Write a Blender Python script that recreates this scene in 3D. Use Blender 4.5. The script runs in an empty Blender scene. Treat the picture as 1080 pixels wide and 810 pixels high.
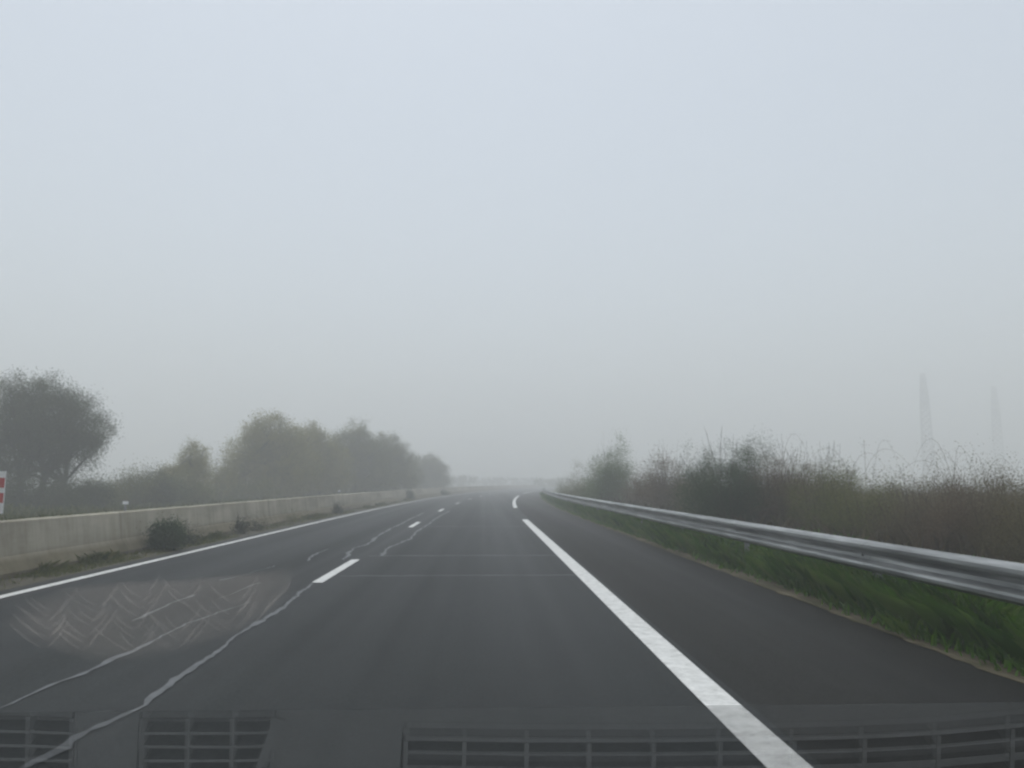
import bpy, math, random
import numpy as np
from mathutils import Vector, Matrix

R = math.radians
scene = bpy.context.scene
COL = scene.collection

# ---------------------------------------------------------------- camera
CAM_H = 1.35
F_PX, CX, CY = 811.0, 540.0, 405.0          # focal length and centre of a 1080 x 810 picture
YAW, PITCH = math.atan(28 / F_PX), math.atan(104 / F_PX)
cam_data = bpy.data.cameras.new('camera')
cam = bpy.data.objects.new('camera', cam_data)
COL.objects.link(cam)
cam.location = (0, 0, CAM_H)
cam.rotation_euler = (math.pi / 2 + PITCH, 0, -YAW)
cam_data.sensor_width = 36.0
cam_data.lens = F_PX / 1080 * 36.0
cam_data.clip_start = 0.02
cam_data.clip_end = 6000
cam_data.dof.use_dof = True              # the phone has focused on the wet glass
cam_data.dof.focus_distance = .30
cam_data.dof.aperture_fstop = 32
scene.camera = cam
CAM_M = cam.rotation_euler.to_matrix()


def ray(px, py):
    return (CAM_M @ Vector(((px - CX) / F_PX, (CY - py) / F_PX, -1))).normalized()


def gp(px, py, z=0.0):
    d = ray(px, py)
    t = (z - CAM_H) / d.z
    return (d.x * t, d.y * t)


# ---------------------------------------------------------------- helpers
def off(y):
    """The road runs straight for 25 m and then bends gently to the right."""
    return (y - 25.0) ** 2 / 1500.0 if y > 25 else 0.0


def tag(o, label=None, cat=None, group=None, kind=None):
    if label: o['label'] = label
    if cat: o['category'] = cat
    if group: o['group'] = group
    if kind: o['kind'] = kind
    return o


def empty(name, loc, rz=0.0):
    o = bpy.data.objects.new(name, None)
    o.location = loc
    o.rotation_euler = (0, 0, rz)
    o.empty_display_size = 0.2
    COL.objects.link(o)
    return o


class MB:
    def __init__(s):
        s.v, s.f = [], []

    def add(s, vs, fs):
        b = len(s.v)
        s.v += [tuple(v) for v in vs]
        s.f += [tuple(i + b for i in f) for f in fs]

    def box(s, x0, x1, y0, y1, z0, z1):
        s.add([(x0, y0, z0), (x1, y0, z0), (x1, y1, z0), (x0, y1, z0), (x0, y0, z1), (x1, y0, z1), (x1, y1, z1), (x0, y1, z1)],
              [(0, 3, 2, 1), (4, 5, 6, 7), (0, 1, 5, 4), (1, 2, 6, 5), (2, 3, 7, 6), (3, 0, 4, 7)])

    def tube(s, pts, rad, n=5):
        pts = [Vector(p) for p in pts]
        if not hasattr(rad, '__len__'): rad = [rad] * len(pts)
        rings = []
        for i, p in enumerate(pts):
            t = (pts[min(i + 1, len(pts) - 1)] - pts[max(i - 1, 0)]).normalized()
            a = t.orthogonal().normalized() if abs(t.z) > .99 else t.cross(Vector((0, 0, 1))).normalized()
            b = t.cross(a)
            rings.append([p + (a * math.cos(2 * math.pi * k / n) + b * math.sin(2 * math.pi * k / n)) * rad[i] for k in range(n)])
        vs = [v for r in rings for v in r]
        fs = []
        for i in range(len(pts) - 1):
            for k in range(n):
                fs.append((i * n + k, i * n + (k + 1) % n, (i + 1) * n + (k + 1) % n, (i + 1) * n + k))
        fs += [tuple(range(n))[::-1], tuple((len(pts) - 1) * n + k for k in range(n))]
        s.add(vs, fs)

    def bar(s, a, b, w):
        s.tube([a, b], w * .707, 4)

    def sweep(s, prof, ys, cap=True):
        """A profile of (x, z) points carried along the road's bend."""
        n = len(prof)
        vs = [(x + off(y), y, z) for y in ys for x, z in prof]
        fs = [(i * n + k, i * n + (k + 1) % n, (i + 1) * n + (k + 1) % n, (i + 1) * n + k) for i in range(len(ys) - 1) for k in range(n)]
        if cap: fs += [tuple(range(n))[::-1], tuple((len(ys) - 1) * n + k for k in range(n))]
        s.add(vs, fs)

    def build(s, name, mat, parent=None, smooth=False):
        me = bpy.data.meshes.new(name)
        me.from_pydata(s.v, [], s.f)
        me.materials.append(mat)
        if smooth:
            me.polygons.foreach_set('use_smooth', [True] * len(me.polygons))
        me.update()
        o = bpy.data.objects.new(name, me)
        COL.objects.link(o)
        if parent: o.parent = parent
        return o


def np_mesh(name, verts, nper, mat, parent=None):
    """verts: (n, nper, 3) array, one polygon of nper corners each."""
    n = verts.shape[0]
    me = bpy.data.meshes.new(name)
    me.vertices.add(n * nper)
    me.vertices.foreach_set('co', verts.reshape(-1).astype(np.float32))
    me.loops.add(n * nper)
    me.loops.foreach_set('vertex_index', np.arange(n * nper, dtype=np.int32))
    me.polygons.add(n)
    me.polygons.foreach_set('loop_start', np.arange(0, n * nper, nper, dtype=np.int32))
    me.materials.append(mat)
    me.update(calc_edges=True)
    me.validate()
    o = bpy.data.objects.new(name, me)
    COL.objects.link(o)
    if parent: o.parent = parent
    return o


# ---------------------------------------------------------------- materials
def new_mat(name):
    m = bpy.data.materials.new(name)
    m.use_nodes = True
    nt = m.node_tree
    nt.nodes.clear()
    return m, nt, nt.nodes.new('ShaderNodeOutputMaterial')


def noise(nt, scale, detail=4, rough=.6, vec=None, stretch=None, coord='Object'):
    if vec is None:
        tc = nt.nodes.new('ShaderNodeTexCoord')
        vec = tc.outputs[coord]
    if stretch:
        mp = nt.nodes.new('ShaderNodeMapping')
        mp.inputs['Scale'].default_value = stretch
        nt.links.new(vec, mp.inputs['Vector'])
        vec = mp.outputs['Vector']
    n = nt.nodes.new('ShaderNodeTexNoise')
    n.inputs['Scale'].default_value = scale
    n.inputs['Detail'].default_value = detail
    n.inputs['Roughness'].default_value = rough
    nt.links.new(vec, n.inputs['Vector'])
    return n.outputs['Fac']


def ramp(nt, fac, stops):
    r = nt.nodes.new('ShaderNodeValToRGB')
    el = r.color_ramp.elements
    while len(el) < len(stops): el.new(.5)
    for e, (p, c) in zip(el, stops):
        e.position = p
        e.color = (*c, 1)
    nt.links.new(fac, r.inputs['Fac'])
    return r.outputs['Color']


def mixc(nt, a, b, fac, mode='MIX'):
    m = nt.nodes.new('ShaderNodeMix')
    m.data_type = 'RGBA'
    m.blend_type = mode
    for s, v in ((m.inputs[0], fac), (m.inputs[6], a), (m.inputs[7], b)):
        if hasattr(v, 'is_output'): nt.links.new(v, s)
        elif isinstance(v, tuple): s.default_value = (*v, 1)
        else: s.default_value = v
    return m.outputs[2]


def principled(nt, out, col, rough=.6, spec=.5, metal=0.0, bump=None, bstr=.3, bdist=.01):
    p = nt.nodes.new('ShaderNodeBsdfPrincipled')
    for s, v in ((p.inputs['Base Color'], col), (p.inputs['Roughness'], rough)):
        if hasattr(v, 'is_output'): nt.links.new(v, s)
        elif isinstance(v, tuple): s.default_value = (*v, 1)
        else: s.default_value = v
    p.inputs['Specular IOR Level'].default_value = spec
    p.inputs['Metallic'].default_value = metal
    if bump is not None:
        b = nt.nodes.new('ShaderNodeBump')
        b.inputs['Strength'].default_value = bstr
        b.inputs['Distance'].default_value = bdist
        nt.links.new(bump, b.inputs['Height'])
        nt.links.new(b.outputs['Normal'], p.inputs['Normal'])
    nt.links.new(p.outputs['BSDF'], out.inputs['Surface'])
    return p


def plain(name, stops, scale=3.0, rough=.6, spec=.4, metal=0.0, stretch=None, bstr=.2, bdist=.01):
    m, nt, out = new_mat(name)
    n = noise(nt, scale, 6, .65, stretch=stretch)
    principled(nt, out, ramp(nt, n, stops), rough, spec, metal, n, bstr, bdist)
    return m


def leaf_mat(name, dark, mid, light, scale=.8, trans=.4):
    m, nt, out = new_mat(name)
    g = nt.nodes.new('ShaderNodeNewGeometry')
    n = noise(nt, scale, 3, .6)
    mx = nt.nodes.new('ShaderNodeMath'); mx.operation = 'MULTIPLY_ADD'
    nt.links.new(g.outputs['Random Per Island'], mx.inputs[0])
    mx.inputs[1].default_value = .45
    nt.links.new(n, mx.inputs[2])
    sb = nt.nodes.new('ShaderNodeMath'); sb.operation = 'SUBTRACT'
    nt.links.new(mx.outputs[0], sb.inputs[0]); sb.inputs[1].default_value = .22
    c = ramp(nt, sb.outputs[0], [(.25, dark), (.5, mid), (.78, light)])
    p = nt.nodes.new('ShaderNodeBsdfPrincipled')
    nt.links.new(c, p.inputs['Base Color'])
    p.inputs['Roughness'].default_value = .6
    p.inputs['Specular IOR Level'].default_value = .25
    t = nt.nodes.new('ShaderNodeBsdfTranslucent')
    nt.links.new(c, t.inputs['Color'])
    mix = nt.nodes.new('ShaderNodeMixShader')
    mix.inputs[0].default_value = trans
    nt.links.new(p.outputs[0], mix.inputs[1]); nt.links.new(t.outputs[0], mix.inputs[2])
    nt.links.new(mix.outputs[0], out.inputs['Surface'])
    return m


def asphalt(name, base, rough=.55):
    m, nt, out = new_mat(name)
    big = noise(nt, .35, 6, .65, stretch=(1.0, .3, 1))
    track = noise(nt, .75, 3, .55, stretch=(1.0, .006, 1))
    streak = noise(nt, 3.5, 5, .65, stretch=(1.0, .03, 1))
    fine = noise(nt, 42, 5, .8)
    spot = noise(nt, 2.2, 6, .7)
    b = base
    c = ramp(nt, big, [(.32, tuple(v * .74 for v in b)), (.5, b), (.68, tuple(v * 1.25 for v in b))])
    c = mixc(nt, c, ramp(nt, track, [(.35, (.66, .66, .66)), (.62, (1.26, 1.26, 1.26))]), 1.0, 'MULTIPLY')
    c = mixc(nt, c, ramp(nt, streak, [(.3, (.86, .86, .86)), (.7, (1.13, 1.13, 1.13))]), 1.0, 'MULTIPLY')
    c = mixc(nt, c, ramp(nt, spot, [(.28, (.68, .68, .68)), (.42, (1, 1, 1))]), .8, 'MULTIPLY')
    c = mixc(nt, c, ramp(nt, fine, [(.3, (.4, .4, .4)), (.5, (1, 1, 1)), (.68, (2.0, 1.98, 1.9))]), .9, 'MULTIPLY')
    rr = ramp(nt, track, [(.35, (rough - .1,) * 3), (.65, (rough + .12,) * 3)])
    principled(nt, out, c, rr, .1, 0, fine, .6, .006)
    return m


def paint(name, keep=.5):
    m, nt, out = new_mat(name)
    wear = noise(nt, 9, 7, .75)
    fine = noise(nt, 120, 3, .7)
    c = ramp(nt, wear, [(.28, (.16, .16, .155)), (.38, (.52, .52, .5)), (.6, (.74, .74, .72))])
    c = mixc(nt, c, ramp(nt, fine, [(.3, (.6, .6, .6)), (.6, (1, 1, 1))]), keep, 'MULTIPLY')
    principled(nt, out, c, .5, .4, 0, fine, .3, .003)
    return m


M = {}
M['lane'] = asphalt('lane_asphalt', (.0175, .0196, .020), .55)
M['shoulder'] = asphalt('shoulder_asphalt', (.0145, .0145, .0136), .65)
M['gutter'] = plain('gutter_grit', [(.3, (.04, .038, .03)), (.5, (.075, .068, .052)), (.75, (.05, .055, .03))], 1.6, .9, .2, stretch=(1, .4, 1))
M['paint'] = paint('road_paint')
M['seal'] = plain('crack_sealant', [(.32, (.022, .024, .026)), (.62, (.078, .083, .087))], 6, .4, .5)  # sky sheen on the wet bitumen is put into this paler colour
M['joint'] = plain('joint_filler', [(.35, (.05, .052, .054)), (.7, (.12, .125, .125))], 1.5, .5, .4)
M['field'] = plain('field_soil', [(.3, (.05, .05, .028)), (.5, (.085, .08, .045)), (.72, (.07, .085, .035))], .6, .95, .1, bstr=.6, bdist=.15)
M['dirt'] = plain('verge_dirt', [(.3, (.04, .045, .022)), (.5, (.075, .066, .044)), (.72, (.15, .132, .095))], 2.4, .95, .1, stretch=(1, .6, 1), bstr=.6, bdist=.04)
M['galv'] = plain('galvanised_steel', [(.34, (.12, .126, .127)), (.5, (.26, .27, .27)), (.66, (.46, .47, .47))], 2.6, .42, .5, .6, stretch=(1, .25, 6), bstr=.08)
M['post'] = plain('post_steel', [(.3, (.2, .205, .21)), (.7, (.34, .345, .35))], 5, .55, .4, .5)
M['bark'] = plain('bark', [(.3, (.03, .026, .02)), (.7, (.075, .065, .05))], 8, .9, .1, stretch=(1, 1, .2), bstr=.6)
M['twig'] = plain('twig_bark', [(.3, (.045, .034, .025)), (.7, (.11, .085, .06))], 6, .9, .1)
M['cane'] = plain('bramble_cane', [(.3, (.10, .095, .06)), (.7, (.17, .14, .09))], 6, .8, .2)
M['lattice'] = plain('pylon_steel', [(.3, (.10, .105, .11)), (.7, (.18, .185, .19))], 3, .6, .3)


def concrete():
    m, nt, out = new_mat('barrier_concrete')
    big = noise(nt, .5, 6, .65, stretch=(1, .5, 2))
    run = noise(nt, 3.0, 5, .7, stretch=(1, 1, .12))
    fine = noise(nt, 40, 4, .7)
    c = ramp(nt, big, [(.3, (.20, .18, .14)), (.5, (.345, .32, .26)), (.7, (.46, .425, .35))])
    c = mixc(nt, c, ramp(nt, run, [(.32, (.62, .6, .52)), (.6, (1.05, 1.05, 1.05))]), .8, 'MULTIPLY')
    # splash dirt along the foot and a pale rubbed band half way up
    tc = nt.nodes.new('ShaderNodeTexCoord'); sp = nt.nodes.new('ShaderNodeSeparateXYZ')
    nt.links.new(tc.outputs['Object'], sp.inputs[0])
    wob = nt.nodes.new('ShaderNodeMath'); wob.operation = 'MULTIPLY_ADD'
    nt.links.new(big, wob.inputs[0]); wob.inputs[1].default_value = -.45; nt.links.new(sp.outputs['Z'], wob.inputs[2])
    dirt = ramp(nt, wob.outputs[0], [(.0, (.42, .40, .33)), (.12, (.9, .9, .88)), (.3, (1, 1, 1))])
    c = mixc(nt, c, dirt, 1.0, 'MULTIPLY')
    jm = nt.nodes.new('ShaderNodeMath'); jm.operation = 'PINGPONG'     # a joint every 5 m
    nt.links.new(sp.outputs['Y'], jm.inputs[0]); jm.inputs[1].default_value = 2.5
    c = mixc(nt, c, ramp(nt, jm.outputs[0], [(.0, (.6, .58, .54)), (.008, (.65, .63, .6)), (.03, (.94, .94, .94)), (.25, (1, 1, 1))]), 1.0, 'MULTIPLY')
    principled(nt, out, c, .85, .2, 0, fine, .4, .01)
    return m


M['concrete'] = concrete()
L = {
    'dark': leaf_mat('leaves_dark', (.034, .045, .02), (.058, .074, .03), (.09, .105, .045)),
    'olive': leaf_mat('leaves_olive', (.12, .118, .02), (.205, .19, .036), (.285, .25, .06)),
    'green': leaf_mat('leaves_green', (.065, .105, .035), (.115, .165, .055), (.16, .205, .08)),
    'mid': leaf_mat('leaves_mid', (.072, .08, .02), (.124, .132, .034), (.185, .178, .055)),
    'brown': leaf_mat('leaves_brown', (.078, .052, .03), (.135, .095, .058), (.18, .14, .088), .9),
    'umber': leaf_mat('leaves_umber', (.07, .06, .026), (.13, .11, .05), (.185, .155, .078), .9),
    'deep_green': leaf_mat('leaves_deep_green', (.02, .042, .014), (.034, .066, .021), (.06, .092, .036), 1.4),  # the foliage's own dark green
    'weed': leaf_mat('leaves_weed', (.022, .032, .016), (.038, .054, .026), (.065, .08, .042), 3),
    'grass': leaf_mat('grass_green', (.058, .155, .012), (.102, .225, .021), (.155, .25, .042), .9, .5),
    'dry': leaf_mat('grass_dry', (.06, .082, .02), (.115, .135, .036), (.175, .17, .065), .5, .5),
    'straw': leaf_mat('grass_straw', (.075, .06, .032), (.13, .105, .06), (.17, .14, .085), .5, .5),
}

# ---------------------------------------------------------------- vegetation generators
def leaf_quads(P, size, rng, aspect=.5, droop=0.0):
    n = len(P)
    d = rng.normal(size=(n, 3)); d[:, 2] = d[:, 2] * .7 - droop
    d /= np.linalg.norm(d, axis=1, keepdims=True) + 1e-9
    e = rng.normal(size=(n, 3))
    e -= d * np.sum(d * e, axis=1, keepdims=True)
    e /= np.linalg.norm(e, axis=1, keepdims=True) + 1e-9
    s = size * rng.uniform(.6, 1.35, size=(n, 1))
    V = np.stack([P - d * s * .5, P + e * s * aspect * .5, P + d * s * .5, P - e * s * aspect * .5], axis=1)
    return V


def clumps_in(blobs, n, rng, bias=2.6):
    vol = np.array([b[3] * b[4] * b[5] for b in blobs]) ** .8
    pick = rng.choice(len(blobs), size=n, p=vol / vol.sum())
    B = np.array(blobs)[pick]
    u = rng.normal(size=(n, 3)); u /= np.linalg.norm(u, axis=1, keepdims=True)
    r = rng.uniform(size=(n, 1)) ** (1 / bias)
    r *= rng.uniform(.85, 1.10, size=(n, 1))
    return B[:, :3] + u * r * B[:, 3:]


def tree(label, x, y, h, blobs, trunks, leaf, seed, n_cl=260, per=110, cr=.34, size=.10, group=None, cat='tree', name='leafy_tree', z0=0.0, limbs=40):
    """blobs and trunks are in metres round the foot of the tree."""
    rng = np.random.default_rng(seed)
    t = tag(empty(name, (x, y, z0)), label, cat, group)
    C = clumps_in(blobs, n_cl, rng)
    C = C[C[:, 2] > .1]
    P = np.repeat(C, per, axis=0) + rng.normal(size=(len(C) * per, 3)) * cr * np.repeat(rng.uniform(.6, 1.2, size=(len(C), 1)), per, axis=0) * np.array([.9, .9, .75])
    P = P[P[:, 2] > .03]
    np_mesh('crown', leaf_quads(P, size, rng), 4, leaf, t)
    mb = MB()
    tops = []
    for bx, by, tx, ty, tz, r in trunks:
        pts = [(bx + (tx - bx) * k / 5 + rng.normal() * .04 * k, by + (ty - by) * k / 5 + rng.normal() * .04 * k, -.1 + (tz + .1) * k / 5) for k in range(6)]
        mb.tube(pts, [r * (1.15 - .14 * k) for k in range(6)], 7)
        tops.append((pts, r))
    for c in C[rng.choice(len(C), size=min(limbs, len(C)), replace=False)]:
        pts, r = tops[rng.integers(len(tops))]
        a = np.array(pts[int(rng.integers(2, 6))])
        mid = (a + c) / 2 + np.array([rng.normal() * .15, rng.normal() * .15, .15])
        mb.tube([a, mid, c], [r * .42, r * .26, .012], 4)
    mb.build('trunk', M['bark'], t)
    return t


def shrub(label, x, y, h, rx, ry, leaf, seed, n_cl=120, per=60, cr=.2, size=.08, stalks=40, spray=.5, bare=.0, group=None, cat='bush', name='hedge_bush', twig='twig', z0=0.0, low=.45):
    """A bush: stems rise from the foot, foliage fills it and loose shoots stick out above."""
    rng = np.random.default_rng(seed)
    t = tag(empty(name, (x, y, z0)), label, cat, group)
    blobs = []
    for k in range(6):
        a = rng.uniform(0, 6.28)
        hh = h * rng.uniform(.62, 1.0)
        blobs.append((math.cos(a) * rx * .5, math.sin(a) * ry * .5, hh * low, rx * rng.uniform(.45, .7), ry * rng.uniform(.45, .7), hh * (1 - low)))
    blobs.append((0, 0, h * .3, rx * .95, ry * .95, h * .32))
    C = clumps_in(blobs, n_cl, rng, 2.2)
    C[:, 2] = np.abs(C[:, 2])
    P = np.repeat(C, per, axis=0) + rng.normal(size=(len(C) * per, 3)) * cr * np.repeat(rng.uniform(.5, 1.4, size=(len(C), 1)), per, axis=0)
    mb = MB()
    extra = []
    for k in range(stalks):
        a = rng.uniform(0, 6.28); q = rng.uniform() ** .5
        tip = np.array([math.cos(a) * rx * q, math.sin(a) * ry * q, h * (1 - .45 * q * q) * rng.uniform(.75, 1.0) + spray * rng.uniform(0, 1) ** 1.5])
        foot = np.array([tip[0] * .25 + rng.normal() * .06, tip[1] * .25 + rng.normal() * .06, -.03])
        bend = rng.normal(size=3) * .12; bend[2] = 0
        pts = [foot + (tip - foot) * s + bend * math.sin(s * 3.14) + np.array([tip[0], tip[1], 0]) * .35 * (s * s - s) for s in (0, .3, .6, .85, 1)]
        r0 = .003 + .003 * h * rng.uniform(.5, 1)
        mb.tube(pts, [r0, r0 * .75, r0 * .5, r0 * .3, .0022], 3)
        nl = int((1 - bare) * 26)
        for j in range(nl):
            s = rng.uniform(.55, 1)
            i = 3 if s > .85 else 2
            s0 = (.6, .85)[i - 2]; s1 = (.85, 1)[i - 2]
            extra.append(pts[i] + (pts[i + 1] - pts[i]) * (s - s0) / (s1 - s0) + rng.normal(size=3) * .035)
    E = np.array(extra)
    P = P[P[:, 2] > .02]
    np_mesh('foliage', np.concatenate([leaf_quads(P, size, rng)] + ([leaf_quads(E, size * .5, rng)] if extra else [])), 4, leaf, t)
    mb.build('stems', M[twig], t)
    return t


def bramble(label, x, y, seed, canes=9, reach=1.3, h=1.0, z0=.9, group=None):
    rng = np.random.default_rng(seed)
    t = tag(empty('bramble', (x, y, 0)), label, 'bramble', group)
    mb = MB(); P = []
    for k in range(canes):
        a = rng.uniform(0, 6.28)
        L_ = reach * rng.uniform(.6, 1.25); H = z0 + h * rng.uniform(.5, 1.05)
        d = np.array([math.cos(a), math.sin(a) * .6, 0])
        b0 = rng.normal(size=3) * .25; b0[2] = 0
        pts = []
        for s in np.linspace(0, 1, 12):
            z = H * (1 - (1 - min(s * 1.75, 1.35)) ** 2) if s * 1.75 < 1 else H * (1 - ((s * 1.75 - 1) * .95) ** 2 * .9)
            pts.append(b0 + d * L_ * s ** 1.25 + np.array([0, 0, max(z, .05)]))
        mb.tube(pts, [.0034 - .00024 * i for i in range(12)], 4)
        for j in range(36):
            i = rng.integers(2, 12); P.append(pts[i] + rng.normal(size=3) * .06)
    np_mesh('leaves', leaf_quads(np.array(P), .022, rng, .5), 4, L['umber'], t)
    mb.build('canes', M['cane'], t)
    return t


def blades(name, X, Y, H, leaf, rng, w=.012, lean=.35, z=0.0, label=None, cat=None):
    n = len(X)
    a = rng.uniform(0, 6.28, n)
    d = np.stack([np.cos(a), np.sin(a), np.zeros(n)], 1)
    p = np.stack([-d[:, 1], d[:, 0], d[:, 2]], 1) * (w * rng.uniform(.6, 1.4, n))[:, None]
    base = np.stack([X, Y, np.full(n, z) if np.isscalar(z) else z], 1)
    H = np.asarray(H)
    l = (rng.uniform(.1, 1, n) * lean * H)[:, None]
    mid = base + d * l * .35 + np.stack([0 * H, 0 * H, H * .6], 1)
    tip = base + d * l + np.stack([0 * H, 0 * H, H * rng.uniform(.8, 1, n)], 1)
    V = np.stack([base - p, base + p, mid + p * .8, tip, mid - p * .8], 1)
    o = np_mesh(name, V, 5, leaf)
    return tag(o, label, cat, None, 'stuff')


# ---------------------------------------------------------------- ground, road and markings
ys = [-12 + 2 * i for i in range(0, 160)]


def strip(name, x0, x1, z, mat, ys=ys, kind='structure', jag=0.0, seed=0, thick=0.0):
    rr = random.Random(seed)
    mb = MB()
    vs = []
    for y in ys:
        vs += [(x0 + off(y) + rr.uniform(-jag, jag), y, z), (x1 + off(y) + rr.uniform(-jag, jag), y, z)]
    mb.add(vs, [(2 * i, 2 * i + 1, 2 * i + 3, 2 * i + 2) for i in range(len(ys) - 1)])
    o = mb.build(name, mat)
    o['kind'] = kind
    return o


# the field: one sheet, flat by the road and gently uneven away from it
gx = np.concatenate([np.linspace(-1200, -80, 16), np.linspace(-70, -8, 40), np.linspace(-7.4, 4.6, 13), np.linspace(5.2, 70, 40), np.linspace(80, 1200, 16)])
gy = np.concatenate([np.linspace(-300, -15, 8), np.linspace(-10, 130, 71), np.linspace(140, 1300, 24)])
mb = MB()
def field_z(x, y):
    x = x - off(min(y, 300))
    side = 0.0
    if x < -7.3: side = min((-7.3 - x) / 14, 1)
    if x > 4.6: side = min((x - 4.6) / 14, 1)
    return -.012 + side * (.22 + .18 * math.sin(x * .19 + y * .11) * math.cos(y * .07 - x * .05))
mb.add([(x + off(min(y, 300)), y, field_z(x + off(min(y, 300)), y)) for y in gy for x in gx],
       [(j * len(gx) + i, j * len(gx) + i + 1, (j + 1) * len(gx) + i + 1, (j + 1) * len(gx) + i) for j in range(len(gy) - 1) for i in range(len(gx) - 1)])
g = mb.build('ground', M['field'], smooth=True); g['kind'] = 'structure'

strip('road', -6.05, 1.62, .004, M['lane'])
strip('road_shoulder', 1.62, 3.62, .004, M['shoulder'])
strip('gutter', -7.0, -6.05, .003, M['gutter'])
fy = [-6 + .16 * i for i in range(700)]
strip('grass_verge', 3.9, 6.6, .006, plain('verge_turf', [(.3, (.045, .085, .015)), (.7, (.08, .14, .028))], 3, .95, .1), fy, jag=.05, seed=9)
strip('dirt_verge', 3.60, 4.05, .010, M['dirt'], fy, jag=.035, seed=4)

XL, XD, XR = -5.73, -2.27, 1.45


def marking(name, xc, w, y0, y1, z=.009):
    n = max(2, int((y1 - y0) / 1.5))
    return strip(name, xc - w / 2, xc + w / 2, z, M['paint'], [y0 + (y1 - y0) * i / n for i in range(n + 1)])


marking('edge_line', XL, .15, -8, 280)
for k in range(-1, 16):
    marking('lane_dash', XD, .15, 10.75 + 13 * k, 13.9 + 13 * k)
for k in range(0, 6):
    marking('shoulder_line', XR, .22, -10.3 + 52 * k, 28.6 + 52 * k)

# sealed cracks and joints in the asphalt
def crack(pts, w, seed=0, name='crack_seal', mat='seal'):
    rr = random.Random(seed)
    P = [Vector((*gp(*p), .0085)) for p in pts]
    Q = []
    for a, b in zip(P, P[1:]):
        n = max(2, int((b - a).length / .09))
        for i in range(n): Q.append(a.lerp(b, i / n))
    Q.append(P[-1])
    # wander a little, as cracks do
    wx = 0
    mb = MB(); vs = []
    for i, q in enumerate(Q):
        t = (Q[min(i + 1, len(Q) - 1)] - Q[max(i - 1, 0)]).normalized()
        nrm = Vector((-t.y, t.x, 0))
        wx = wx * .88 + rr.uniform(-.016, .016)
        env = .75 + .45 * math.sin(i * .23 + seed) * math.sin(i * .071 + 2 * seed)
        wa, wb = (w * env * rr.uniform(.25, 1.25) / 2 * (1 if 0 < i < len(Q) - 1 else .3) for _k in (0, 1))
        c = q + nrm * wx
        vs += [c - nrm * wa, c + nrm * wb]
    mb.add(vs, [(2 * i, 2 * i + 1, 2 * i + 3, 2 * i + 2) for i in range(len(Q) - 1)])
    o = mb.build(name, M[mat]); o['kind'] = 'structure'


crack([(20, 812), (95, 772), (150, 745), (162, 733), (205, 703), (255, 669), (275, 656), (310, 631), (330, 616)], .085, 1)
crack([(0, 749), (45, 728), (85, 712), (150, 684), (200, 657), (263, 635)], .055, 2)
crack([(138, 656), (165, 643), (185, 635), (207, 628)], .06, 3)
crack([(226, 633), (250, 625), (276, 615)], .05, 4)
crack([(232, 613), (262, 606), (289, 597)], .045, 5)
crack([(325, 592), (331, 586), (345, 579.5)], .075, 6)
crack([(400, 587), (408, 579), (433, 568), (447, 556), (460, 547), (474, 539)], .10, 7)
crack([(362, 591), (374, 578), (388, 574), (401, 564), (418, 555), (434, 547), (447, 541)], .10, 8)
def cross_joint(y, x0, x1, w):
    mb = MB(); rr = random.Random(int(y * 10))
    n = 24; vs = []
    for i in range(n + 1):
        x = x0 + (x1 - x0) * i / n
        dy = rr.uniform(-.025, .025)
        ww = w * rr.uniform(.5, 1.2)
        vs += [(x, y + dy - ww, .0065), (x, y + dy + ww, .0065)]
    mb.add(vs, [(2 * i, 2 * i + 2, 2 * i + 3, 2 * i + 1) for i in range(n)])
    o = mb.build('pavement_joint', M['joint']); o['kind'] = 'structure'
cross_joint(11.5, -2.1, 1.36, .03)
cross_joint(14.6, -2.15, 1.36, .045)
cross_joint(24.2, -2.15, 1.36, .06)

# ---------------------------------------------------------------- concrete barrier
WX = -6.72
prof = [(WX, -.05), (WX, .08), (WX - .13, .30), (WX - .19, .78), (WX - .21, .80), (WX - .36, .80), (WX - .38, .78), (WX - .44, .30), (WX - .56, .08), (WX - .56, -.05)]
bt = tag(empty('concrete_barrier', (0, 0, 0)), 'long weathered concrete barrier wall running along the left side of the road', 'barrier')
mb = MB(); mb.sweep(prof, [-8 + 1.5 * i for i in range(170)])
mb.build('barrier_wall', M['concrete'], bt)

for lab, y in (('small white reflector on the concrete barrier, just left of the dark wall shrub', 15.4), ('distant small white reflector on the barrier in front of the olive trees', 37.0)):
    t = tag(empty('barrier_reflector', (WX - .28 + off(y), y, .80)), lab, 'reflector', 'reflectors on the barrier')
    mb = MB(); mb.box(-.015, .015, -.01, .01, 0, .13); mb.build('stem', M['post'], t)
    mb = MB(); mb.box(-.05, .05, -.012, .012, .131, .19); mb.build('reflector_plate', plain('reflector_white', [(.3, (.78, .78, .78)), (.7, (.85, .85, .85))], 5, .3), t)

# ---------------------------------------------------------------- guardrail
GX, GZ = 3.92, .61
gt = tag(empty('guardrail', (0, 0, 0)), 'galvanised steel guardrail along the right edge of the road', 'guardrail')
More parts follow.
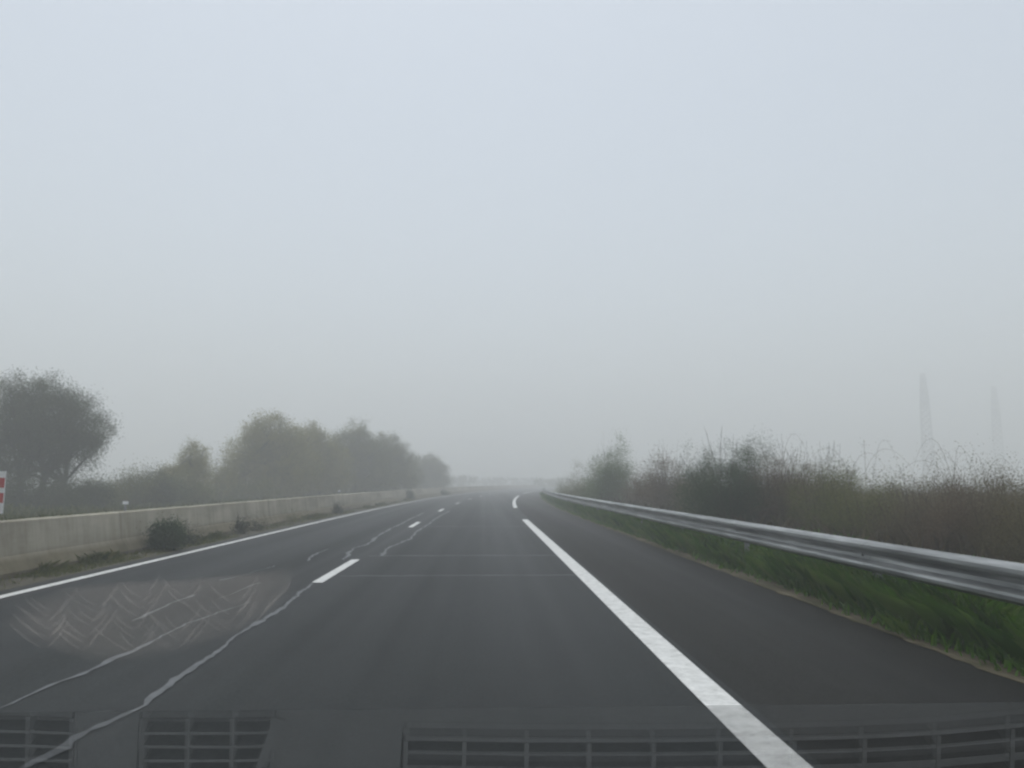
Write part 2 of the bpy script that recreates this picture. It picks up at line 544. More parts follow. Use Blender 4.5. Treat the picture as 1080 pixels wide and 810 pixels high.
# W section, faces the road (towards -x); closed skin 4 mm thick
wv = [(.0, .155), (-.015, .145), (-.08, .115), (-.083, .085), (-.075, .065), (-.012, .035), (-.004, .0), (-.012, -.035), (-.075, -.065), (-.083, -.085), (-.08, -.115), (-.015, -.145), (.0, -.155)]
prof = [(GX + x, GZ + z) for x, z in wv] + [(GX + x + .006, GZ + z * .985) for x, z in reversed(wv)]
mb = MB(); mb.sweep(prof, [-6 + 1.0 * i for i in range(101)] + [94.6])
mb.build('rail_beam', M['galv'], gt)
for k in range(25):
    y = -4 + 4 * k
    x = GX + off(y)
    mb = MB(); mb.box(x + .01, x + .11, y - .05, y + .05, GZ - .09, GZ + .09); mb.build('spacer', M['post'], gt)
    mb = MB()
    mb.box(x + .112, x + .118, y - .05, y + .05, -.3, GZ + .13)
    mb.box(x + .118, x + .16, y - .05, y - .044, -.3, GZ + .13)
    mb.box(x + .118, x + .16, y + .044, y + .05, -.3, GZ + .13)
    mb.build('post', M['post'], gt)
    lap = [(GX + a - .0035, GZ + b * 1.012) for a, b in wv] + [(GX + a + .003, GZ + b * .985) for a, b in reversed(wv)]
    mb = MB(); mb.sweep(lap, [y - .16, y + .16]); mb.build('lap_joint', M['galv'], gt)
    mb = MB(); mb.tube([(x - .008, y, GZ), (x - .022, y, GZ)], .016, 6); mb.build('bolt', M['galv'], gt)

# ---------------------------------------------------------------- grass
rng = np.random.default_rng(11)
def road_grass(n, x0, x1, y0, y1, pw=1.0):
    Y = y0 + (y1 - y0) * rng.uniform(size=n) ** pw
    X = x0 + (x1 - x0) * rng.uniform(size=n)
    return X, Y
offv = np.vectorize(off)
n = 130000
X, Y = road_grass(n, 3.66, 6.2, 4.0, 75, 1.9)
patch = np.sin(X * 3.1 + Y * 1.3) * np.sin(Y * 2.1 - X * 1.7) + .6 * np.sin(Y * .9 + 1)
wob = np.random.default_rng(21)
edge_y = np.arange(0, 90, .12)
edge_x = np.convolve(wob.normal(size=len(edge_y)), np.ones(9) / 3, 'same') * .05 + np.convolve(wob.normal(size=len(edge_y)), np.ones(40) / 6.3, 'same') * .07
edge = 3.83 + np.interp(Y, edge_y, edge_x)
keep = rng.uniform(size=n) < 1 / (1 + np.exp(-(X - edge) / .045))
X, Y, patch = X[keep], Y[keep], patch[keep]
H = (.26 + .09 * patch.clip(-1, 1.4)) * rng.uniform(.5, 1.3, len(X)) * np.where(X < 3.86, .5, np.where(X < 4.12, 1.6, 1.05)) + .10 * (X > 4.15)
blades('verge_grass', X + offv(Y), Y, H.clip(.04, .5), L['grass'], rng, .009, .95, 0, 'lush green grass under and behind the guardrail', 'grass')
# along the foot of the barrier
n = 60000
Y = 8 + 55 * rng.uniform(size=n) ** 1.7
m_ = np.sin(Y * 1.1) + np.sin(Y * .43 + 1) + .7 * np.sin(Y * 3.3)
k = rng.uniform(size=n) < (.25 + .3 * m_).clip(.04, 1)
Y = Y[k]; X = -6.68 + .55 * rng.uniform(size=len(Y)) ** 1.8
blades('gutter_grass', X + offv(Y), Y, .015 + .07 * rng.uniform(size=len(Y)) ** 2.5 + .16 * rng.uniform(size=len(Y)) ** 2 * (m_[k] > 1.1) * (X < -6.45), L['dry'], rng, .004, 1.3, .0, 'short dull grass tufts along the foot of the barrier', 'grass')
# rough grass beyond the barrier
n = 90000
Y = 12 + 75 * rng.uniform(size=n) ** 1.4
X = -7.5 - 22 * rng.uniform(size=n) ** 1.1
H = .16 + .34 * rng.uniform(size=n) ** 2
q = 22000                                              # a taller fringe close behind the barrier
X[:q] = -7.32 - .9 * rng.uniform(size=q); Y[:q] = 13 + 60 * rng.uniform(size=q) ** 1.4
H[:q] = (.35 + .5 * rng.uniform(size=q) ** 1.5) * (.75 + .35 * np.sin(Y[:q] * .8) * np.sin(Y[:q] * .31 + 1))
Z = np.array([field_z(a + off(b), b) for a, b in zip(X, Y)])
blades('meadow_grass', X + offv(Y), Y, H, L['dry'], rng, .013, .6, Z, 'rough olive grass behind the concrete barrier', 'grass')
n = 60000
Y = 5 + 75 * rng.uniform(size=n) ** 1.5
X = 5.8 + 18 * rng.uniform(size=n)
Z = np.array([field_z(a + off(b), b) for a, b in zip(X, Y)])
blades('field_grass', X + offv(Y), Y, (.25 + .55 * rng.uniform(size=n) ** 2), L['straw'], rng, .014, .6, Z, 'tall brown dry grass behind the roadside bushes', 'grass')

# ---------------------------------------------------------------- weeds against the barrier
def wx(y, d=.3): return WX + d + off(y)
WG = 'weeds growing at the foot of the barrier'
shrub('dark dense shrub against the barrier wall beside the left edge line', wx(15.9, .28), 15.9, .80, .34, .3, L['deep_green'], 31, 130, 110, .09, .035, 14, .08, .0, WG, 'weed', 'wall_shrub')
shrub('sparse low weed just right of the dark wall shrub', wx(17.2), 17.2, .42, .26, .2, L['weed'], 32, 22, 30, .08, .05, 16, .25, .2, WG, 'weed', 'wall_weed')
shrub('thin upright dark weed midway along the barrier wall', wx(20.8), 20.8, .55, .17, .15, L['weed'], 33, 20, 36, .08, .05, 14, .25, .0, WG, 'weed', 'wall_weed')
shrub('feathery weed on the barrier just past the thin upright one', wx(22.2), 22.2, .38, .24, .15, L['weed'], 34, 14, 30, .08, .045, 16, .4, .2, WG, 'weed', 'wall_weed')
shrub('spreading knee-high weed patch at the barrier, beyond the feathery weed', wx(26.5), 26.5, .28, .35, .25, L['mid'], 35, 18, 30, .1, .05, 18, .3, .3, WG, 'weed', 'wall_weed')
shrub('small dark weed below the pale olive tree, against the far barrier', wx(34), 34, .42, .2, .15, L['weed'], 36, 20, 40, .09, .06, 10, .25, .0, WG, 'weed', 'wall_weed')
shrub('tall dark weed standing where the far barrier meets the line', wx(60, .2), 60, .85, .28, .25, L['deep_green'], 37, 34, 50, .12, .08, 12, .3, .0, WG, 'weed', 'wall_weed')
shrub('faint low clump of weed at the far end of the barrier', wx(82, .2), 82, .5, .6, .3, L['deep_green'], 38, 34, 50, .14, .09, 14, .6, .0, WG, 'weed', 'wall_weed')

# ---------------------------------------------------------------- trees on the left
def fx(px, Z):
    d = ray(px, 509)
    return d.x / d.y * Z
def top(py, Z, px=540):
    d = ray(px, py)
    return CAM_H + d.z / d.y * Z

TL = 'trees beyond the barrier'
x, y = fx(38, 35), 35
tree('large dark broad tree at the left edge behind the barrier', x, y, 6.4,
     [(-.9, 0, 4.3, 2.0, 1.8, 1.7), (.3, .2, 4.6, 2.0, 1.8, 1.5), (1.5, 0, 3.7, 1.55, 1.4, 1.5), (2.35, -.2, 3.2, .9, .9, .9), (-1.8, .3, 3.3, 1.7, 1.5, 1.8), (.4, 0, 2.8, 2.1, 1.5, 1.2), (1.3, 0, 1.9, 1.1, 1.0, .9), (-1.6, 0, 1.6, 1.6, 1.0, 1.0), (0, -.4, 1.2, 2.0, 1.0, .9), (.4, 0, 3.4, 2.0, 1.5, 1.8)],
     [(-.7, 0, -.6, .1, 3.6, .16), (.15, .1, .4, 0, 3.6, .15), (1.0, 0, 1.3, .1, 3.2, .13), (-1.5, .2, -1.9, .2, 3.1, .13)], L['dark'], 51, 850, 210, .30, .06, TL, z0=.15, limbs=130)
for i, (lab, px, Z, py, rx, leaf) in enumerate((
        ('low dark scrub directly right of the big left tree', 108, 38, 503, 1.3, 'mid'),
        ('dark bramble-like scrub filling the gap after the big left tree', 140, 39, 496, 1.3, 'mid'),
        ('waist-high dark scrub in front of the small olive tree', 172, 40, 492, 1.3, 'dark'),
        ('dull scrub at the foot of the small olive tree', 205, 43, 500, 1.4, 'mid'),
        ('shaded scrub under the big left tree by the striped board', 48, 33, 499, 2.0, 'dark'),
        ('dark scrub under the right side of the big left tree', 84, 34.5, 496, 1.4, 'dark'),
    ('leafy scrub filling the gap between the small and the tall olive tree', 229, 51, 476, 1.6, 'olive'),
    ('rounded yellowish scrub leaning on the small olive tree from the left', 184, 45, 484, 1.5, 'olive'),
    ('ragged scrub midway between the big left tree and the small olive tree', 156, 42, 494, 1.5, 'mid'),
        ('brownish scrub below the tall pale olive tree', 262, 50, 506, 2.0, 'mid'))):
    shrub(lab, fx(px, Z), Z, top(py, Z, px), rx, .9, L[leaf], 60 + i, 120, 120, .24, .065, 34, .5, .2, 'scrub beyond the barrier', 'scrub', 'scrub_bush', z0=.1)
x, y = fx(203, 46), 46
h = top(466, 46)
tree('small slender olive tree left of the tall pale one', x, y, h, [(0, 0, h * .72, .85, .8, h * .26), (-.5, 0, h * .5, .9, .8, h * .24), (.5, 0, h * .42, .8, .8, h * .24), (-1.3, 0, h * .42, .7, .7, h * .18)],
     [(0, 0, .05, 0, h * .8, .07), (-.3, 0, -.6, 0, h * .6, .05)], L['olive'], 71, 200, 160, .22, .06, TL, z0=.1, limbs=24)
big = [
    ('tall pale olive-yellow tree leading the left tree row', 283, 54, 432, 3.2, 'olive', 72),
    ('rounded olive tree just behind the tall pale one', 327, 60, 448, 2.9, 'olive', 73),
    ('pointed grey-green tree in the middle of the left tree row', 374, 68, 444, 3.1, 'mid', 74),
    ('lower grey-green tree sloping down past the pointed one', 408, 74, 457, 2.9, 'mid', 75),
    ('small misty tree at the right end of the left tree row', 452, 104, 478, 2.6, 'mid', 76),
]
for lab, px, Z, py, w, leaf, sd in big:
    h = top(py, Z, px)
    rr = random.Random(sd)
    bl = [(0, 0, h * .70, w * .55, w * .5, h * .29), (-w * .45, 0, h * .52, w * .55, w * .55, h * .30), (w * .45, .2, h * .5, w * .6, w * .55, h * .30),
          (0, -.4, h * .32, w * .95, w * .7, h * .28), (w * .4, -.5, h * .2, w * .6, w * .6, h * .2), (-w * .4, -.5, h * .2, w * .6, w * .6, h * .2), (0, 0, h * .55, w * .75, w * .6, h * .3), (-w * .2, 0, h * .8, w * .22, w * .22, h * .19), (w * .25, 0, h * .76, w * .25, w * .25, h * .2), (w * .75, 0, h * .3, w * .4, w * .5, h * .2), (-w * .72, 0, h * .3, w * .35, w * .5, h * .2)]
    tree(lab, fx(px, Z), Z, h, bl, [(0, 0, .1, 0, h * .7, .13), (-.7, .2, -w * .35, 0, h * .55, .1), (.7, -.1, w * .4, 0, h * .5, .1)], L[leaf], sd, 640, 190, .36, .085, TL, z0=.1, limbs=90)
far = [
    ('faint low bush in fog beyond the last left tree', 482, 200, 499, 5), ('faint hedge bush where the road disappears in fog', 512, 250, 501, 7),
    ('faintest wide bush right of the vanishing road', 546, 270, 502, 8), ('faint bush between the vanishing road and the guardrail end', 585, 200, 503, 6)]
for i, (lab, px, Z, py, w) in enumerate(far):
    tree(lab, fx(px, Z), Z, 3, [(k * w * .5, 0, top(py, Z, px) * (.4 + .06 * (k % 2)), w * .5, 1.5, top(py, Z, px) * (.5 - .05 * abs(k))) for k in (-1, 0, 1)], [(0, 0, .1, 0, 1.5, .1)],
         L['mid'], 90 + i, 130, 60, .35, .25, 'far bushes in the fog', 'bush', 'distant_bush', limbs=10)

# ---------------------------------------------------------------- bushes on the right
RG = 'bushes behind the guardrail'
rb = [  # label, px, Z, top px, half width, leaf, clumps, stalks, spray, bare
    ('low grey bush nearest the far end of the guardrail', 603, 56, 496, 1.3, 'mid', 60, 30, .5, .4),
    ('low mound of bush left of the tall green shrub', 619, 44, 486, 1.1, 'mid', 80, 30, .4, .4),
    ('tall upright green shrub rising behind the far guardrail', 643, 38, 459, 1.3, 'green', 300, 60, .5, .0),
    ('low brown bush right of the tall green shrub', 672, 34, 489, 1.1, 'brown', 90, 40, .5, .5),
    ('twiggy reddish-brown bush before the big dark green one', 703, 28, 476, 1.05, 'brown', 130, 90, .8, .6),
    ('thin brown bush touching the big dark green one', 731, 26, 484, .8, 'umber', 70, 60, .5, .5),
    ('big dark green bush with tall shoots behind the guardrail', 768, 18.5, 451, 1.2, 'deep_green', 420, 40, .5, .2),
    ('dark brown-green bush right of the big dark green one', 826, 18, 462, .9, 'brown', 230, 80, .5, .6),
    ('dark mixed bush with wispy seed heads', 868, 16, 474, .75, 'mid', 120, 90, .5, .75),
    ('olive-brown bush at the middle of the right hedge', 915, 14, 496, .8, 'mid', 150, 60, .3, .7),
    ('straw-brown bush in front of the nearer pylon', 962, 12.6, 491, .75, 'straw', 150, 60, .25, .7),
    ('dull brown bush between the two pylons', 1012, 11.2, 497, .7, 'brown', 140, 50, .22, .7),
    ('brown bush in front of the fainter pylon at right', 1055, 10.2, 499, .7, 'straw', 140, 50, .22, .7),
    ('brown bush cut by the right edge of the picture', 1105, 9.3, 498, .75, 'umber', 140, 50, .22, .7),
]
for i, (lab, px, Z, py, w, leaf, nc, st, sp, ba) in enumerate(rb):
    near = Z < 22
    shrub(lab, fx(px, Z), Z, top(py, Z, px), w, w * 1.1, L[leaf], 120 + i, int(nc * 1.15), (520 if Z < 13 else 360) if near else 170, .15 if near else .2, (.017 if Z < 13 else .023) if near else .042, st, sp, ba, RG, 'bush', 'hedge_bush', z0=.02)
# second row, a little farther out
rb2 = [('low hazy bush behind the tall green shrub', 690, 44, 496, 1.6, 'mid'), ('brown hazy bush behind the twiggy reddish-brown one', 745, 35, 494, 1.5, 'brown'),
       ('hazy bush behind the dark brown-green one', 850, 26, 492, 1.4, 'mid'), ('hazy tan bush far behind the olive-brown one', 925, 22, 500, 1.3, 'umber'),
       ('hazy tan bush far behind the dull brown one', 1000, 19, 501, 1.2, 'umber'), ('hazy tan bush behind the rightmost bushes', 1065, 17, 501, 1.2, 'umber')]
for i, (lab, px, Z, py, w, leaf) in enumerate(rb2):
    shrub(lab, fx(px, Z), Z, top(py, Z, px), w, w, L[leaf], 150 + i, 150, 150, .2, .045, 50, .5, .6, 'second row of bushes behind the guardrail', 'bush', 'hedge_bush', z0=.05)
BG = 'arching brambles over the right hedge'
bramble('arching bramble over the mixed bush with seed heads', fx(905, 14.6), 14.6, 201, 7, 1.3, 1.1, 1.1, BG)
bramble('arching bramble right of the nearer pylon', fx(1010, 12), 12, 202, 8, 1.2, 1.0, 1.1, BG)
bramble('arching bramble at the right edge of the picture', fx(1072, 11), 11, 203, 7, 1.2, .8, 1.1, BG)
bramble('wispy bramble over the big dark green bush', fx(835, 17), 17, 204, 6, 1.0, 1.2, 1.2, BG)

# ---------------------------------------------------------------- striped board at the left edge
x, y = fx(5, 16), 16.0
st = tag(empty('striped_board', (x, y, 0)), 'red and white striped warning board at the left edge of the picture', 'sign')
wht = plain('board_white', [(.3, (.62, .62, .62)), (.7, (.74, .74, .73))], 5, .45)
red = plain('board_red', [(.3, (.38, .035, .035)), (.7, (.46, .05, .045))], 5, .45)
zt = top(497, 16, 5)
mb = MB(); mb.box(-1.3, 0, 0, .03, .73, zt); mb.build('board', wht, st)
for a, b in ((503, 514.5), (519, 530.5)):
    mb = MB()
    z1, z0 = top(a, 16, 5), top(b, 16, 5)
    mb.add([(-1.3, -.003, z0 + .03), (-.001, -.003, z0), (-.001, -.003, z1 - .02), (-1.3, -.003, z1 + .03)], [(0, 1, 2, 3)])
    mb.build('red_stripe', red, st)
for px_ in (-1.1, -.2):
    mb = MB(); mb.box(px_ - .03, px_ + .03, .031, .08, -.2, zt - .05); mb.build('post', M['post'], st)

# ---------------------------------------------------------------- pylons
def pylon(label, px, Z, h, rz):
    t = tag(empty('lattice_pylon', (fx(px, Z), Z, 0), rz), label, 'pylon', 'power pylons in the fog')
    def half(z): return 1.75 - .5 * min(z / (h * .72), 1) if z < h * .72 else 1.25 - .7 * (z - h * .72) / (h * .28)
    mb = MB()
    lv = [0]
    while lv[-1] < h - .8: lv.append(min(h, lv[-1] + max(1.1, half(lv[-1]) * 1.6)))
    for a, b in zip(lv, lv[1:]):
        p, q = half(a), half(b)
        ca = [(-p, -p, a), (p, -p, a), (p, p, a), (-p, p, a)]; cb = [(-q, -q, b), (q, -q, b), (q, q, b), (-q, q, b)]
        for k in range(4):
            mb.bar(ca[k], cb[k], .42)
            mb.bar(ca[k], cb[(k + 1) % 4], .24); mb.bar(ca[(k + 1) % 4], cb[k], .24)
            mb.bar(cb[k], cb[(k + 1) % 4], .12)
    mb.build('mast', M['lattice'], t)
    for z, l in ((h * .93, 4.4), (h * .83, 6.0), (h * .73, 5.0)):
        w = half(z)
        for s in (-1, 1):
            mb = MB()
            for yy in (-w, w):
                mb.bar((s * w, yy, z), (s * l, 0, z + .2), .5)
                mb.bar((s * w, yy, z + 1.2), (s * l, 0, z + .2), .5)
            mb.bar((s * l, 0, z + .2), (s * l, 0, z - 2.2), .5)
            mb.build('crossarm', M['lattice'], t)
    return t


pylon('taller lattice pylon fading in the fog behind the right hedge', 981, 255, top(392, 255), R(55))
pylon('fainter lattice pylon at the right edge, beyond the taller one', 1056, 280, top(404, 280), R(55))

# ---------------------------------------------------------------- the car's windscreen and dashboard
TH = R(33)
GN = Vector((0, -math.sin(TH), -math.cos(TH)))          # glass normal, into the cabin
GB = Vector((0, .70, .98))                              # foot of the glass
UP = Vector((0, -math.cos(TH), math.sin(TH)))
DZ = .955                                               # top of the dashboard


def glass_at(px, py):
    d = ray(px, py); o = Vector((0, 0, CAM_H))
    t = (GB - o).dot(GN) / d.dot(GN)
    return o + d * t, d


def dash_at(px, py, z=DZ):
    p, d = glass_at(px, py)
    r = d - 2 * d.dot(GN) * GN
    t = (z - p.z) / r.z
    q = p + r * t
    return (q.x, q.y)


GLASS_IOR = 1.42


def glass_mat():
    m, nt, out = new_mat('windscreen_glass')
    fr = nt.nodes.new('ShaderNodeFresnel');     ge = nt.nodes.new('ShaderNodeNewGeometry')               # the pane's back face bends light the other way
    io = nt.nodes.new('ShaderNodeMath'); io.operation = 'MULTIPLY_ADD'
    nt.links.new(ge.outputs['Backfacing'], io.inputs[0]); io.inputs[1].default_value = 1 / GLASS_IOR - GLASS_IOR; io.inputs[2].default_value = GLASS_IOR
    nt.links.new(io.outputs[0], fr.inputs['IOR'])
    a = nt.nodes.new('ShaderNodeBsdfTransparent')
    b = nt.nodes.new('ShaderNodeBsdfGlossy'); b.inputs['Roughness'].default_value = 0.0
    mx = nt.nodes.new('ShaderNodeMixShader')
    nt.links.new(fr.outputs[0], mx.inputs[0]); nt.links.new(a.outputs[0], mx.inputs[1]); nt.links.new(b.outputs[0], mx.inputs[2])
    nt.links.new(mx.outputs[0], out.inputs['Surface'])
    return m


ws = tag(empty('car_windscreen', (-.1, GB.y, GB.z)), 'lower edge of the car windscreen mirroring dashboard vents along the bottom of the picture', 'windscreen')
def in_ws(v): return Vector(v) - Vector((-.1, GB.y, GB.z))
p0, _ = glass_at(540, 746)
s_top = (p0 - GB).dot(UP)
cut = -_.dot(UP) / -_.dot(GN)
mb = MB()
vs = []
for dn in (0, .005):
    for sx in (-1.05, 1.05):
        for s in (.0, s_top):
            ss = s if dn == 0 or s == 0 else s - dn * cut        # the upper edge is ground to a slant
            vs.append(in_ws(GB + Vector((sx, 0, 0)) + UP * ss - GN * dn))
mb.add(vs, [(0, 2, 3, 1), (4, 5, 7, 6), (0, 1, 5, 4), (2, 6, 7, 3), (1, 3, 7, 5), (0, 4, 6, 2)])
mb.build('glass', glass_mat(), ws)

dash = tag(empty('car_dashboard', (-.1, .45, .80)), 'black dashboard with slotted air vents seen only as a reflection in the windscreen', 'dashboard')
def in_d(x, y, z): return (x + .1, y - .45, z - .80)
blk = plain('dash_black', [(.3, (.006, .006, .006)), (.7, (.010, .010, .010))], 60, .85, .1)
gry = plain('dash_plastic', [(.3, (.066, .071, .072)), (.7, (.084, .089, .090))], 40, .6, .2)
mb = MB()
vs = [in_d(*v) for v in ((-1.05, -.05, .72), (1.05, -.05, .72), (1.05, .69, .72), (-1.05, .69, .72), (-1.05, .02, DZ - .03), (1.05, .02, DZ - .03), (1.05, .69, DZ - .03), (-1.05, .69, DZ - .03))]
mb.add(vs, [(0, 3, 2, 1), (4, 5, 6, 7), (0, 1, 5, 4), (1, 2, 6, 5), (2, 3, 7, 6), (3, 0, 4, 7)])
mb.build('dash_body', blk, dash)


lgt = plain('vent_plastic', [(.3, (.072, .077, .078)), (.7, (.090, .095, .096))], 40, .6, .2)


def vent(xs, tops, rows, bar=.5):
    """A grille: every bar between slots is real; xs column edges in the picture's reflection, tops the upper edge at each."""
    mb = MB()
    def q(x, y):
        return dash_at(x, y)
    def slab(c, z0=DZ - .012, z1=DZ):
        vs = [in_d(*p, z0) for p in c] + [in_d(*p, z1) for p in c]
        mb.add(vs, [(0, 3, 2, 1), (4, 5, 6, 7), (0, 1, 5, 4), (1, 2, 6, 5), (2, 3, 7, 6), (3, 0, 4, 7)])
    for i in range(len(xs) - 1):
        a, b = xs[i], xs[i + 1]; ta, tb = tops[i], tops[i + 1]
        for r0, r1 in rows:                                 # horizontal bars
            slab([q(a, ta + r0), q(b, tb + r0), q(b, tb + r1), q(a, ta + r1)])
    for i in range(len(xs)):                                # upright bars
        a, ta = xs[i], tops[i]
        slab([q(a - 2.2, ta), q(a + 2.2, ta), q(a + 1, ta + rows[-1][1] + 8), q(a - 3.4, ta + rows[-1][1] + 8)], DZ - .011, DZ + .001)
    return mb.build('air_vent', lgt, dash)


vent([-40, 30, 76], [754, 755, 757], [(-6, 0), (15, 18), (30, 33), (45, 48), (58, 61)])
vent([150, 198, 245, 288], [757, 757, 757, 756], [(-6, 0), (15, 18), (29, 32), (44, 47), (58, 61)])
vent([428, 490, 556, 622, 690, 760, 838, 912, 990, 1068, 1150], [781, 782, 783, 783, 783, 782, 781, 779, 775, 768, 760], [(-6, 0), (10, 14), (26, 34)])
# the dashboard's grey top skin: everything round the grilles
mb = MB()
def plate(c):
    c = [dash_at(*p) for p in c]
    vs = [in_d(*p, DZ - .0125) for p in c] + [in_d(*p, DZ - .0005) for p in c]
    mb.add(vs, [(0, 3, 2, 1), (4, 5, 6, 7), (0, 1, 5, 4), (1, 2, 6, 5), (2, 3, 7, 6), (3, 0, 4, 7)])
edge = [(-1250, 748), (-420, 748), (-40, 748), (30, 749), (76, 751), (150, 751), (198, 751), (245, 751), (288, 750), (300, 752), (424, 775), (490, 776), (556, 777), (622, 777), (690, 777), (760, 776), (838, 775), (912, 773), (990, 769), (1068, 762), (1150, 754), (1400, 740), (2300, 740)]
for (xa, ya), (xb, yb) in zip(edge, edge[1:]):
    plate([(xa, 690), (xb, 690), (xb, yb), (xa, ya)])
plate([(79, 751), (147, 751), (141, 840), (77, 840)])
plate([(292, 750), (300, 752), (290, 840), (280, 840)])
plate([(300, 752), (424, 775), (420, 840), (290, 840)])
mb.build('top_skin', gry, dash)
mb = MB()
for c in ([(290, 754), (301, 758), (283, 806), (272, 804)], [(272, 804), (283, 806), (270, 832), (260, 832)]):
    c = [dash_at(*p) for p in c]
    mb.add([in_d(*p, DZ + .0005) for p in c] + [in_d(*p, DZ + .003) for p in c], [(0, 3, 2, 1), (4, 5, 6, 7), (0, 1, 5, 4), (1, 2, 6, 5), (2, 3, 7, 6), (3, 0, 4, 7)])
mb.build('vent_frame', lgt, dash)


# greasy fan-shaped smear wiped on the glass
def smear_mat(name, fac, col):
    m, nt, out = new_mat(name)
    a = nt.nodes.new('ShaderNodeBsdfTransparent')
    b = nt.nodes.new('ShaderNodeBsdfDiffuse'); b.inputs['Color'].default_value = (*col, 1)
    t = nt.nodes.new('ShaderNodeBsdfTranslucent'); t.inputs['Color'].default_value = (*col, 1)
    m2 = nt.nodes.new('ShaderNodeMixShader'); m2.inputs[0].default_value = .8
    nt.links.new(b.outputs[0], m2.inputs[1]); nt.links.new(t.outputs[0], m2.inputs[2])
    n = noise(nt, 30, 4, .65)
    f = ramp(nt, n, [(.3, (fac * .45,) * 3), (.7, (fac * 1.5,) * 3)])
    mx = nt.nodes.new('ShaderNodeMixShader')
    nt.links.new(f, mx.inputs[0]); nt.links.new(a.outputs[0], mx.inputs[1]); nt.links.new(m2.outputs[0], mx.inputs[2])
    nt.links.new(mx.outputs[0], out.inputs['Surface'])
    return m


sm = tag(empty('glass_smear', tuple(glass_at(150, 640)[0])), 'faint brownish herringbone smear on the windscreen over the left lane', 'smear')
sc_ = Vector(sm.location)
def on_glass(px, py): return glass_at(px, py)[0] + GN * .001 - sc_
mb = MB()
outline = [(8, 655), (30, 668), (60, 680), (95, 690), (130, 692), (165, 688), (200, 680), (235, 669), (262, 657), (285, 642), (302, 624), (312, 604), (300, 596), (260, 600), (200, 606), (130, 609), (70, 616), (30, 632)]
cx_ = sum(p[0] for p in outline) / len(outline); cy_ = sum(p[1] for p in outline) / len(outline)
wob = random.Random(8)
for q in range(6):                                   # thin overlapping wipes, so the rim is soft
    k = 1.04 - .045 * q
    ring = []
    for a, b in zip(outline, outline[1:] + outline[:1]):
        for t in (0, .25, .5, .75):
            x_, y_ = a[0] + (b[0] - a[0]) * t, a[1] + (b[1] - a[1]) * t
            ring.append((cx_ + (x_ - cx_) * (k + wob.uniform(-.012, .012)), cy_ + (y_ - cy_) * (k + wob.uniform(-.02, .02))))
    mb.add([on_glass(*p) - GN * (.0001 * q) for p in ring], [tuple(range(len(ring)))])
mb.build('film', smear_mat('smear_film', .024, (.40, .36, .325)), sm)
mb = MB(); rr = random.Random(5)
def stroke(p, q, bend, w):
    n = 8; L_ = Vector((q[0] - p[0], q[1] - p[1], 0)); nr = Vector((-L_.y, L_.x, 0)).normalized()
    vs = []
    for i in range(n + 1):
        s = i / n
        c = Vector((p[0], p[1], 0)) + L_ * s + nr * bend * math.sin(s * 3.14)
        ww = w * math.sin(min(1, .15 + s * 1.4) * 1.57) * (1 - s ** 4 * .8) * rr.uniform(.8, 1.15) / 2
        a, b = c - nr * ww, c + nr * ww
        vs += [on_glass(a.x, a.y) + GN * .0005, on_glass(b.x, b.y) + GN * .0005]
    mb.add(vs, [(2 * i, 2 * i + 1, 2 * i + 3, 2 * i + 2) for i in range(n)])
def chevrons(x, y, n, step, lx, ly, rx_, ry_):
    for k in range(n):
        if rr.random() < .15: continue
        f = (1 - .03 * k) * rr.uniform(.55, 1.2)
        v = (x + k * step[0] + rr.uniform(-4, 4), y + k * step[1] + rr.uniform(-2.5, 2.5))
        stroke(v, (v[0] - lx * f + rr.uniform(-3, 3), v[1] - ly * f + rr.uniform(-3, 3)), -2.5, 2.9)
        f *= rr.uniform(.6, 1.2)
        v = (v[0] + rr.uniform(0, 6), v[1] - rr.uniform(-1, 4))
        stroke(v, (v[0] + rx_ * f + rr.uniform(-3, 3), v[1] - ry_ * f + rr.uniform(-3, 3)), 2, 2.8)
for vx, vy, n_, up in ((48, 676, 7, -6.6), (92, 688, 9, -7.0), (141, 691, 11, -6.8), (188, 682, 10, -6.6), (240, 668, 9, -6.2)):
    chevrons(vx, vy, n_, (1.2, up), 38, 30, 28, 36)
for k in range(9):
    stroke((270 + k * 4, 650 - k * 4.2), (288 + k * 2.4, 622 - k * 2.4), 1.5, 2.0)
mb.build('streaks', smear_mat('smear_streaks', .085, (.46, .43, .40)), sm)

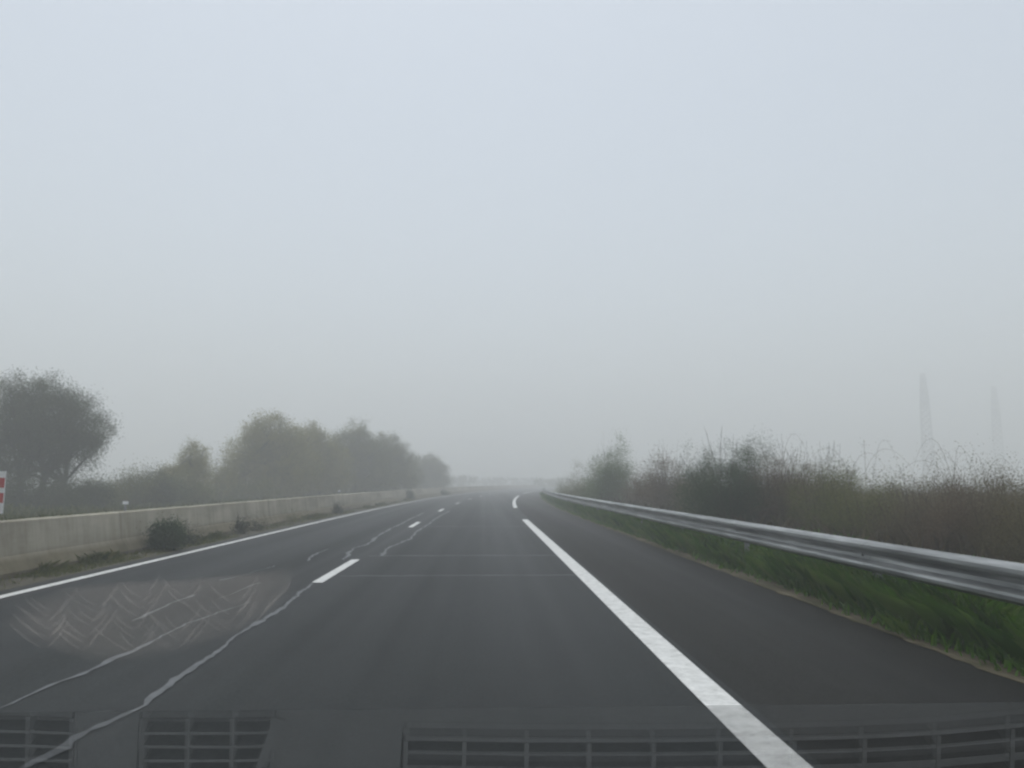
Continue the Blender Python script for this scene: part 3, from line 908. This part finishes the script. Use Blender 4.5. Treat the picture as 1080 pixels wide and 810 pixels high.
# ---------------------------------------------------------------- fog
def haze_mat(density):
    m, nt, out = new_mat('fog')
    v = nt.nodes.new('ShaderNodeVolumePrincipled')
    v.inputs['Color'].default_value = (.982, .990, .990, 1)
    v.inputs['Density'].default_value = density
    v.inputs['Anisotropy'].default_value = .3
    nt.links.new(v.outputs['Volume'], out.inputs['Volume'])
    return m


mb = MB(); mb.box(-1300, 1300, -400, 1400, -2.0, 50)
hz = mb.build('haze', haze_mat(.0082)); hz['kind'] = 'stuff'

# ---------------------------------------------------------------- light
w = bpy.data.worlds.new('World')
scene.world = w
w.use_nodes = True
nt = w.node_tree
nt.nodes.clear()
SUN_EL, SUN_ROT = R(80), R(-15)
sky = nt.nodes.new('ShaderNodeTexSky')
sky.sky_type = 'NISHITA'
sky.sun_disc = False
sky.sun_elevation = SUN_EL
sky.sun_rotation = SUN_ROT
sky.air_density = 1.0
sky.dust_density = 3.0
sky.ozone_density = 1.0
hsv = nt.nodes.new('ShaderNodeHueSaturation')
hsv.inputs['Saturation'].default_value = .52
bg = nt.nodes.new('ShaderNodeBackground')
bg.inputs['Strength'].default_value = .10
wo = nt.nodes.new('ShaderNodeOutputWorld')
nt.links.new(sky.outputs[0], hsv.inputs['Color'])
tint = mixc(nt, hsv.outputs[0], (.97, 1.0, .98), 1.0, 'MULTIPLY')      # the camera's white balance leans to green
nt.links.new(tint, bg.inputs['Color'])
nt.links.new(bg.outputs[0], wo.inputs['Surface'])

sd = bpy.data.lights.new('sun', 'SUN')
sd.energy = .6
sd.angle = R(40)
sd.color = (.97, 1, .97)
so = bpy.data.objects.new('sun', sd)
COL.objects.link(so)
# Nishita: rotation is clockwise from +Y
dirv = Vector((math.sin(SUN_ROT) * math.cos(SUN_EL), math.cos(SUN_ROT) * math.cos(SUN_EL), math.sin(SUN_EL)))
so.rotation_euler = dirv.to_track_quat('Z', 'Y').to_euler()

# ---------------------------------------------------------------- render settings
scene.render.engine = 'CYCLES'
c = scene.cycles
c.use_denoising = True
c.max_bounces = 10
c.volume_bounces = 6
c.transparent_max_bounces = 24
c.use_adaptive_sampling = True
scene.render.filter_size = 1.6
vs_ = scene.view_settings
vs_.view_transform = 'Standard'
vs_.look = 'None'
vs_.exposure = 0.85
vs_.gamma = 1.0
vs_.use_curve_mapping = False
